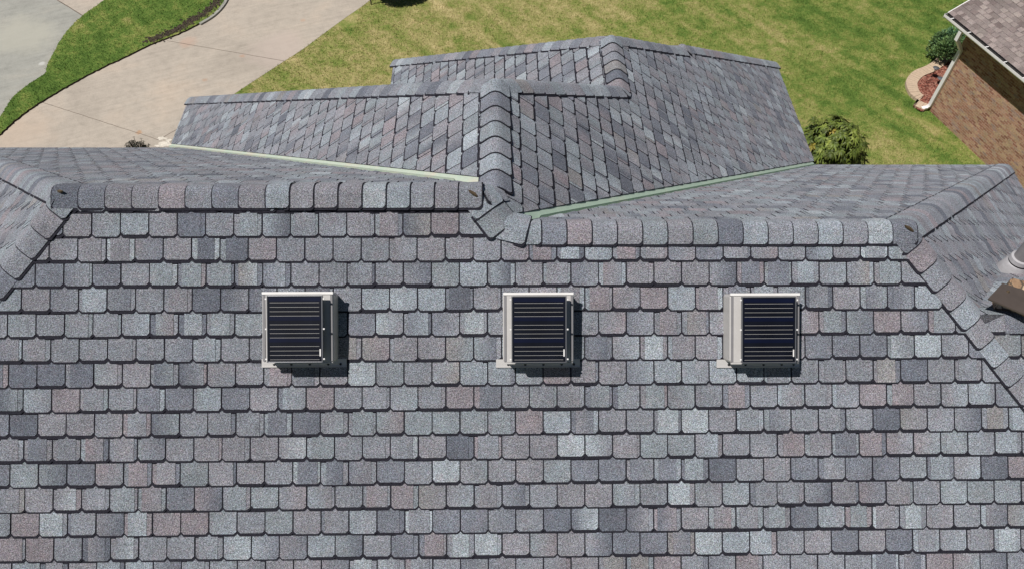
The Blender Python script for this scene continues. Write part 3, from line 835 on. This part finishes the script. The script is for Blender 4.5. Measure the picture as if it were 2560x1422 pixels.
# bare soil strip and curb lip on its lower edge
mb = MB(); dirt = smooth_line(G((372, 107), (414, 91), (450, 75), (480, 55), (510, 38), (535, 18), (552, -6)), 6)
for i in range(len(dirt)-1):
    w_ = .16+.12*random.random()
    ribbon(mb, [dirt[i]+Vector((random.uniform(-.03, .03), random.uniform(-.03, .03))), dirt[i+1]+Vector((0.02, 0))], w_, .054+.0012*(i % 5))
for k in range(420):
    c = random.choice(dirt); s_ = random.uniform(.012, .04)
    p = Vector((c.x+random.gauss(0, .09), c.y+random.gauss(0, .09), .055)); mb.box(p, (s_, s_*.8, s_*.55), Vector((math.cos(k), math.sin(k), 0)), Vector((-math.sin(k), math.cos(k), 0)), top=.5)
o = mb.build('bare_soil', M_SOIL); tag(o, kind='structure')
mb = MB(); cb = smooth_line(G((501, 63), (520, 52), (537, 40), (552, 25), (563, 10), (572, -8), (590, -45)), 5)
for i in range(len(cb)-1):
    a, b = cb[i], cb[i+1]; d = (b-a); L = d.length; d = d/L
    mb.box(((a.x+b.x)/2, (a.y+b.y)/2, .025), (L/2+.004, .045, .028+.0004*(i % 2)), Vector((d.x, d.y, 0)), Vector((-d.y, d.x, 0)))
o = mb.build('kerb', M_APR); tag(o, kind='structure')
# concrete on the far left
ap = [p for p in med_up] ; ap = [up_end] + ap + [Vector((-30, ap[-1].y)), Vector((-30, 40)), Vector((up_end.x, 40))]
o = flat('concrete_apron', ap, .006, M_APR); tag(o, kind='structure')
j1, j2 = G2(141, 0), G2(208, 41); dd = (j1-j2).normalized()
pinkp = [j2, j1+dd*9, up_end+Vector((0, 9)), up_end] + [p for p in med_up if p.y > j2.y+.02]
o = flat('concrete_slab', pinkp, .010, M_DRIVE); tag(o, kind='structure')
mb = MB(); ribbon(mb, wobble(j1+dd*6, j2, 30, .004), .03, .014); o = mb.build('slab_joint', M_JOINT); tag(o, kind='structure')

# ---- blades that roughen the grass
def pip(xs, ys, poly):
    c = np.zeros(len(xs), bool)
    for i in range(len(poly)):
        x1, y1 = poly[i]; x2, y2 = poly[(i+1) % len(poly)]
        if y1 == y2: continue
        m_ = ((y1 > ys) != (y2 > ys)) & (xs < (x2-x1)*(ys-y1)/(y2-y1)+x1); c ^= m_
    return c
def blades(name, xs, ys, z, mat, h, wd):
    n_ = len(xs); ang = rng.uniform(0, 2*np.pi, n_); hh = h*rng.uniform(.5, 1.3, n_); ww = wd*rng.uniform(.6, 1.3, n_)
    lean = rng.uniform(.2, .95, n_)*hh; la = rng.uniform(0, 2*np.pi, n_)
    V = np.zeros((n_, 3, 3), np.float32)
    V[:, 0] = np.stack([xs-np.cos(ang)*ww/2, ys-np.sin(ang)*ww/2, np.full(n_, z-.004)], 1)
    V[:, 1] = np.stack([xs+np.cos(ang)*ww/2, ys+np.sin(ang)*ww/2, np.full(n_, z-.004)], 1)
    V[:, 2] = np.stack([xs+np.cos(la)*lean, ys+np.sin(la)*lean, z+hh], 1)
    me = bpy.data.meshes.new(name); me.vertices.add(n_*3); me.vertices.foreach_set('co', V.ravel())
    me.loops.add(n_*3); me.loops.foreach_set('vertex_index', np.arange(n_*3, dtype=np.int32))
    me.polygons.add(n_); me.polygons.foreach_set('loop_start', np.arange(0, n_*3, 3, dtype=np.int32)); me.polygons.foreach_set('loop_total', np.full(n_, 3, np.int32))
    me.materials.append(mat); me.update(); me.validate()
    o = bpy.data.objects.new(name, me); COL.objects.link(o); return o
CN = (11.70, 16.31); 
nb_corner = Vector((CN[0], CN[1])); wd2 = WD.xy; wn2 = Vector((-.9519, -.3064))   # outward normal of the brick wall
bed_out = smooth_line(G((2318, 268), (2296, 258), (2272, 240), (2262, 214), (2268, 197), (2285, 182), (2310, 172), (2330, 160), (2345, 146), (2362, 130)), 4)
NB = 300000
xs = rng.uniform(-7, 16, NB); ys = rng.uniform(9, 26, NB)
keep = ~pip(xs, ys, [tuple(p) for p in dpts]) & ~pip(xs, ys, [tuple(p) for p in medpts]) & ~pip(xs, ys, [tuple(p) for p in ap]) & ~((xs < -4.2) & (ys > 20))
keep &= ~(((xs-CN[0])*wn2.x+(ys-CN[1])*wn2.y < .01) & ((xs-CN[0])*wd2.x+(ys-CN[1])*wd2.y > -.1))
keep &= ~pip(xs, ys, [tuple(p) for p in bed_out])
keep &= ~((ys < 10.0) & (xs < 9.4))
o = blades('grass_blades', xs[keep], ys[keep], 0, M_LAWNB, .055, .014); tag(o, 'short dry and green lawn grass around the house', 'grass', kind='stuff')
xs = rng.uniform(-14, 0, 150000); ys = rng.uniform(9, 27, 150000)
k2 = pip(xs, ys, [tuple(p) for p in medpts]); o = blades('median_grass_blades', xs[k2], ys[k2], .05, M_MEDB, .05, .014)
tag(o, 'green grass growing on the strip between driveway and left concrete', 'grass', kind='stuff')

# ------------------------------------------------------------------ neighbour's house
nbr = empty('brick_house', (CN[0], CN[1], 0)); NO = Vector((CN[0], CN[1], 0))
tag(nbr, 'neighbouring tan brick house with brown shingle roof, at the top right corner', 'house')
d3 = Vector((wd2.x, wd2.y, 0)); n3 = Vector((wn2.x, wn2.y, 0)); UP = Vector((0, 0, 1))
HE = 2.55; OV = .43; AL = -.53     # eave height, overhang, start of the gutter along the wall
ge = at(2360, 40, HE)-NO; OV = ge.dot(n3); AL = ge.dot(d3)
LW = 14; DEP = 7.5; SL = .5
mb = MB()
fw = lambda s, o_, z: d3*s + n3*o_ + UP*z
zt = HE-.02
mb.quad(fw(0, 0, 0), fw(LW, 0, 0), fw(LW, 0, zt+.2), fw(0, 0, zt+.2))
mb.quad(fw(0, 0, 0), fw(0, -DEP*2, 0), fw(0, -DEP*2, zt+.2), fw(0, 0, zt+.2)); mb.poly([fw(0, 0, zt+.2), fw(0, -DEP, zt+.2+DEP*SL), fw(0, -DEP*2, zt+.2)])
mb.quad(fw(LW, 0, 0), fw(LW, -DEP*2, 0), fw(LW, -DEP*2, zt+.2), fw(LW, 0, zt+.2))
mb.quad(fw(0, -DEP*2, 0), fw(LW, -DEP*2, 0), fw(LW, -DEP*2, zt+.2), fw(0, -DEP*2, zt+.2))
mb.build('wall', M_BRICK, nbr)
# roof plane for the shingle builder
# slope rises from the gutter towards -n3
A_n = -n3.x*SL; B_n = -n3.y*SL
e0 = NO + fw(AL+.02, OV-.10, HE+.05)
PL['NB'] = (A_n, B_n, e0.z-A_n*e0.x-B_n*e0.y)
q0 = NO+fw(AL+.0, OV-.10, 0); q1 = NO+fw(9, OV-.10, 0); q2 = NO+fw(9, OV-3.2, 0)
# the rake runs back from the gutter corner, seen from above
rk = onpl(PL['NB'], 2415, -3); rkv = (rk-(NO+ge)); rkv.z = 0; rkv.normalize()
print('rake dir', rkv, 'vs', -n3, 'OV', OV, 'AL', AL)
q3 = q0 + (-n3)*3.15
PL_poly['NB'] = [pt('NB', p.x, p.y) for p in (q0, q1, q2, q3)]
shingle_slope('NB', 'roof_slope', nbr, EXP=.115, TW=.20, pal=PALB, mat=M_SHB, shape='tab', inv=NO)
mb = MB()
nn = frame('NB')[2]
far0 = q0+(-n3)*(DEP+OV); far1 = NO+fw(LW+.4, OV-.10, 0)+(-n3)*(DEP+OV)
R0, R1_ = pt('NB', q0.x, q0.y)-NO, pt('NB', (NO+fw(LW+.4, OV-.10, 0)).x, (NO+fw(LW+.4, OV-.10, 0)).y)-NO
T0, T1 = pt('NB', far0.x, far0.y)-NO, pt('NB', far1.x, far1.y)-NO
mb.quad(R0-nn*.005, R1_-nn*.005, T1-nn*.005, T0-nn*.005)
bk = (-n3)*(DEP+OV)
mb.quad(T0-nn*.005, T1-nn*.005, Vector((*(T1+bk).xy, R0.z)), Vector((*(T0+bk).xy, R0.z)))
M_NBD = simple('brown_roof_felt', (.33, .28, .265), .95, 0, .25, 9)
mb.build('roof', M_NBD, nbr)
mb = MB(); mb.quad(fw(AL+.02, OV-.06, HE-.03), fw(LW+.4, OV-.06, HE-.03), fw(LW+.4, 0, HE-.03), fw(AL+.02, 0, HE-.03)); mb.build('soffit', M_WHITE, nbr)
# gutter: an open trough with hangers
mb = MB(); s0, s1 = AL, LW+.4
prof = [(.0, .045), (.010, .048), (.010, -.01), (-.015, -.045), (-.10, -.05), (-.125, -.04), (-.125, .03)]
prof_i = [(-.003, .042), (-.004, -.010), (-.022, -.038), (-.098, -.042), (-.118, -.034), (-.118, .03)]
for pr in (prof, prof_i):
    for i in range(len(pr)-1):
        a, b = pr[i], pr[i+1]; m_ = 0 if pr is prof else 1
        mb.quad(fw(s0, OV+a[0], HE+a[1]), fw(s1, OV+a[0], HE+a[1]), fw(s1, OV+b[0], HE+b[1]), fw(s0, OV+b[0], HE+b[1]), m_)
mb.quad(fw(s0, OV, HE+.045), fw(s1, OV, HE+.045), fw(s1, OV-.003, HE+.042), fw(s0, OV-.003, HE+.042))
mb.box(fw(s0, OV-.045, HE), (.003, .05, .058), d3, n3, UP)
M_GIN = simple('dark_gutter_inside', (.035, .032, .03), .9, 0, .5, 20)  # near-black inner faces of the trough
gut = mb.build('gutter', [M_WHITE, M_GIN], nbr)
for k in range(14):
    s_ = AL+.22+k*.62; mb = MB(); mb.box(fw(s_, OV-.06, HE+.044), (.014, .062, .003), d3, n3, UP); mb.build('gutter_hanger', M_WHITE, gut)
# rake board with a white edge
mb = MB(); mb.quad(R0+nn*.01-d3*.02, T0+nn*.01-d3*.02, T0-nn*.12-d3*.02, R0-nn*.12-d3*.02); mb.box((R0+T0)/2+nn*.008-d3*.012, ((T0-R0).length/2, .012, .006), (T0-R0).normalized(), d3, nn); mb.build('rake_board', M_WHITE, nbr)
# downspout
def rect_tube(mb, pts, w_, dpt):
    pts = [Vector(p) for p in pts]; k = len(mb.v)
    for i, p in enumerate(pts):
        d = (pts[min(i+1, len(pts)-1)]-pts[max(i-1, 0)]).normalized(); a = d3 - d*d3.dot(d); a.normalize(); b = d.cross(a).normalized()
        for (x, y) in ((-1, -1), (1, -1), (1, 1), (-1, 1)): mb.v.append(p+a*x*w_/2+b*y*dpt/2)
    for i in range(len(pts)-1):
        for j in range(4):
            j2 = (j+1) % 4; mb.f.append((k+i*4+j, k+i*4+j2, k+(i+1)*4+j2, k+(i+1)*4+j)); mb.mi.append(0)
    mb.f.append((k, k+1, k+2, k+3)); mb.mi.append(0); e = k+(len(pts)-1)*4; mb.f.append((e, e+3, e+2, e+1)); mb.mi.append(0)
mb = MB(); sx_ = .10
rect_tube(mb, [fw(sx_, OV-.045, HE-.06), fw(sx_, OV-.045, HE-.30), fw(sx_, OV-.12, HE-.36), fw(sx_, .10, HE-.60), fw(sx_, .05, HE-.66), fw(sx_, .05, .18), fw(sx_-.02, .09, .09), fw(sx_-.05, .22, .06)], .095, .07)
dsp = mb.build('downspout', M_WHITE, nbr)

# flower bed: curved brick edging, mulch
bed = empty('flower_bed', (G2(2300, 215).x, G2(2300, 215).y, 0)); BO = Vector(bed.location)
tag(bed, 'small curved flower bed of red mulch edged with tan pavers, at the brick house corner', 'flower bed')
inn = []
cen = sum(bed_out, Vector((0, 0)))/len(bed_out)
for i, p in enumerate(bed_out):
    a = bed_out[max(i-1, 0)]; b = bed_out[min(i+1, len(bed_out)-1)]; d = (b-a).normalized(); n_ = Vector((-d.y, d.x))
    if n_.dot(nb_corner-p) < 0: n_ = -n_
    inn.append(p+n_*.30)
M_PAV = simple('tan_paver', (.50, .375, .265), .85, 0, .12, 12)
M_PAVJ = simple('paver_joint', (.20, .14, .10), .95, 0, .2, 20)
mb = MB(); tot = 0
# walk the edging and lay one paver after another
acc = [0]
for i in range(len(bed_out)-1): acc.append(acc[-1]+(bed_out[i+1]-bed_out[i]).length)
def along(line, s):
    for i in range(len(acc)-1):
        if acc[i+1] >= s: t = (s-acc[i])/(acc[i+1]-acc[i]); return line[i].lerp(line[i+1], t)
    return line[-1]
s = 0; k = 0
while s < acc[-1]-.05:
    e = min(s+.108, acc[-1]); g_ = .004; z = .085+random.uniform(-.003, .003)
    q = [along(bed_out, s+g_), along(bed_out, e-g_), along(inn, e-g_), along(inn, s+g_)]
    kk = len(mb.v)
    for zz in (-.01, z):
        for p in q: mb.v.append(Vector((p.x, p.y, zz))-BO)
    for f in ((4, 5, 6, 7), (0, 1, 5, 4), (1, 2, 6, 5), (2, 3, 7, 6), (3, 0, 4, 7)): mb.f.append(tuple(kk+i for i in f)); mb.mi.append(0)
    s = e; k += 1
kk = len(mb.v)
for i in range(len(bed_out)-1):
    a, b, c, d = bed_out[i], bed_out[i+1], inn[i+1], inn[i]
    mb.quad(*(Vector((p.x, p.y, .074))-BO for p in (a, b, c, d)), 1)
mb.build('paver_edging', [M_PAV, M_PAVJ], bed)
M_MUL, ns, ls, b = new_mat('red_mulch', .95)
v = coords(ns, ls); vo = N(ns, 'ShaderNodeTexVoronoi', Scale=26.0); ls.new(v, vo.inputs['Vector'])
ls.new(ramp(ns, ls, vo.outputs['Color'], [(.1, (.10, .028, .018)), (.5, (.27, .085, .055)), (.9, (.46, .24, .17))]), b.inputs['Base Color']); bump(ns, ls, b, vo.outputs[0], .8, .03)
ml = [p for p in inn] + [nb_corner - wn2*1.9, nb_corner]
ml = [Vector(p) for p in ml]
tr = tessellate_polygon([[Vector((p.x, p.y, 0)) for p in ml]])
V = [Vector((p.x, p.y, .045))-BO for p in ml]; F = [tuple(t) for t in tr]
for k in range(900):
    a = random.choice(tr); r1_, r2_ = random.random(), random.random()
    if r1_+r2_ > 1: r1_, r2_ = 1-r1_, 1-r2_
    p = ml[a[0]]*(1-r1_-r2_)+ml[a[1]]*r1_+ml[a[2]]*r2_; t = random.random()*6.3; L = random.uniform(.02, .06); w_ = random.uniform(.006, .014)
    d = Vector((math.cos(t), math.sin(t), random.uniform(-.3, .3))); n_ = Vector((-math.sin(t), math.cos(t), 0)); c = Vector((p.x, p.y, .055))-BO
    kk = len(V); V += [c-d*L-n_*w_, c+d*L-n_*w_, c+d*L+n_*w_, c-d*L+n_*w_]; F.append((kk, kk+1, kk+2, kk+3))
mesh_obj('mulch', V, F, M_MUL, bed)

# path lights
def path_light(px, py, h, lab):
    g = at(px, py, h); L = empty('path_light', (g.x, g.y, .04))
    mb = MB(); mb.tube([(0, 0, 0), (0, 0, h-.06)], .010, 8); mb.build('stake', M_BLACK, L, True)
    mb = MB(); mb.tube([(0, 0, h-.10), (0, 0, h-.05)], [.035, .04], 12); mb.build('lens', M_GREYM, L, True)
    mb = MB(); mb.tube([(0, 0, h-.05), (0, 0, h-.045), (0, 0, h-.03), (0, 0, h-.012)], [.085, .088, .06, .015], 20); mb.build('shade', M_ALU, L, True)
    tag(L, lab, 'path light'); return L
path_light(2341, 170, .36, 'small round grey topped garden path light between paver edging and juniper')
path_light(2352, 196, .24, 'short dark garden path light nearest the white downspout')

# ------------------------------------------------------------------ plants
def leaf_mat(name, c1, c2, c3, sc_=7):
    m, ns, ls, b = new_mat(name, .55, spec=.35)
    v = coords(ns, ls); n_ = noise(ns, ls, v, sc_, 3, .6); a = ns.new('ShaderNodeAttribute'); a.attribute_name = 'Col'
    c = ramp(ns, ls, n_.outputs[0], [(.3, c1), (.52, c2), (.75, c3)])
    c = mix(ns, ls, c, a.outputs['Color'], 1.0, 'MULTIPLY'); ls.new(c, b.inputs['Base Color'])
    b.inputs['Transmission Weight'].default_value = 0
    return m
def leaf(V, F, C, p, d, n_, L, w_, col, droop=0.3):
    d = d.normalized(); s_ = d.cross(n_).normalized(); k = len(V)
    m1 = p+d*L*.35+n_*0; m2 = p+d*L*.72-UP*L*droop*.35; t = p+d*L-UP*L*droop
    V += [p, m1+s_*w_*.5-UP*w_*.12, m1, m1-s_*w_*.5-UP*w_*.12, m2+s_*w_*.38-UP*w_*.12, m2, m2-s_*w_*.38-UP*w_*.12, t]
    for f in ((0, 1, 2), (0, 2, 3), (1, 4, 5, 2), (2, 5, 6, 3), (4, 7, 5), (5, 7, 6)):
        F.append(tuple(k+i for i in f)); C.extend([col]*len(f))
M_RHO = leaf_mat('olive_leaf', (.048, .075, .012), (.115, .150, .024), (.24, .26, .055), 5)
M_JUN = leaf_mat('juniper_green', (.075, .135, .055), (.15, .25, .095), (.27, .38, .13), 5)
M_DRK = leaf_mat('dark_leaf', (.006, .007, .003), (.016, .016, .006), (.04, .034, .014), 9)
def rnd_dir():
    z = random.uniform(-1, 1); t = random.uniform(0, 6.283); r_ = math.sqrt(1-z*z); return Vector((r_*math.cos(t), r_*math.sin(t), z))
def broadleaf_bush(name, loc, rx, ry, h, n_ros, mat, LL, lab, cat, per=13):
    root = empty(name, loc); V = []; F = []; C = []; tw = MB()
    for i in range(n_ros):
        u = rnd_dir(); u.z = abs(u.z)*.95+.02
        rr = random.uniform(.60, 1.05) if i % 4 else random.uniform(.2, .6)
        if random.random() < .12: rr *= 1.18
        p = Vector((u.x*rx*rr, u.y*ry*rr, h*.42 + u.z*h*.58*rr)); 
        if p.z < .15: p.z = .15+random.random()*.2
        tw.tube([(p.x*.15, p.y*.15, .05), (p.x*.6, p.y*.6, p.z*.6), p], [.014, .009, .005], 5)
        ax = (Vector((u.x, u.y, .9))).normalized()
        a1 = ax.cross(Vector((.3, .9, .1))).normalized(); a2 = ax.cross(a1)
        bright = random.uniform(.65, 1.35)
        if random.random() < .03: base = (1.25, .85, .7)
        else: base = (1, 1, 1)
        for k in range(per):
            t = 6.283*k/per + random.uniform(-.2, .2); tilt = random.uniform(-.1, .8)
            d = a1*math.cos(t)+a2*math.sin(t)+ax*tilt
            nn_ = ax
            c = bright*random.uniform(.7, 1.3)
            leaf(V, F, C, p, d, nn_, LL*random.uniform(.7, 1.2), LL*.31, (base[0]*c, base[1]*c, base[2]*c), random.uniform(.3, .9))
    mesh_obj('foliage', V, F, mat, root, cols=C); tw.build('stems', M_BARK, root)
    tag(root, lab, cat); return root
c = at(2086, 352, .85)
broadleaf_bush('leafy_bush', (c.x, c.y, 0), .76, .70, 1.45, 260, M_RHO, .155, 'olive broadleaf bush with drooping leaves on the lawn behind the roof', 'bush')
c = at(342, 371, .45)
broadleaf_bush('shrub', (c.x, c.y, 0), .36, .26, .66, 170, M_DRK, .05, 'small dark shrub peeking over the left roof edge beside the driveway', 'shrub', 9)
# juniper by the neighbour's corner: many little upright sprays in clumps
def juniper(loc, rx, ry, h, lab):
    root = empty('juniper_shrub', loc); V = []; F = []; C = []
    clumps = []
    for i in range(30):
        u = rnd_dir(); u.z = abs(u.z); clumps.append((Vector((u.x*rx*.72, u.y*ry*.72, h*.3+u.z*h*.55)), random.uniform(.55, 1.35), random.uniform(.16, .26)))
    for (cp, br, cr_) in clumps:
        for k in range(170):
            u = rnd_dir(); p = cp + u*cr_*random.uniform(.5, 1); p.z = max(.03, p.z)
            d = (u + UP*.9 + rnd_dir()*.5); c_ = br*random.uniform(.6, 1.4)
            blue = (1, 1, 1) if cp.x+cp.y*.5 < 0 else (.85, 1.0, 1.35)
            leaf(V, F, C, p, d, rnd_dir(), random.uniform(.05, .10), .034, (blue[0]*c_, blue[1]*c_, blue[2]*c_), .1)
    mesh_obj('foliage', V, F, M_JUN, root, cols=C)
    mb = MB(); mb.tube([(0, 0, 0), (.02, .02, h*.5)], [.04, .02], 8); mb.build('trunk', M_BARK, root)
    tag(root, lab, 'shrub')
c = at(2368, 118, .45)
juniper((c.x, c.y, 0), .43, .43, .9, 'rounded green juniper shrub at the corner of the neighbouring brick house')
# young tree at the driveway edge; its crown is above the frame and throws the dark shadow
tb = at(928, 12, 0); yt = empty('young_tree', (tb.x, tb.y, 0))
tag(yt, 'thin young tree trunk at the driveway edge casting a dark crown shadow', 'tree')
mb = MB(); mb.tube([(0, 0, 0), (.0, .01, .8), (.01, 0, 1.6), (0, 0, 2.4)], [.022, .018, .015, .01], 8); mb.build('trunk', M_BARK, yt, True)
V = []; F = []; C = []
for k in range(5200):
    u = rnd_dir(); rr = random.uniform(.15, 1)**.5
    p = Vector((u.x*.62*rr, u.y*.50*rr, 2.25+u.z*.95*rr)); c_ = random.uniform(.6, 1.3)
    leaf(V, F, C, p, rnd_dir(), rnd_dir(), .09, .05, (c_, c_, c_), .3)
mesh_obj('crown', V, F, M_JUN, yt, cols=C)
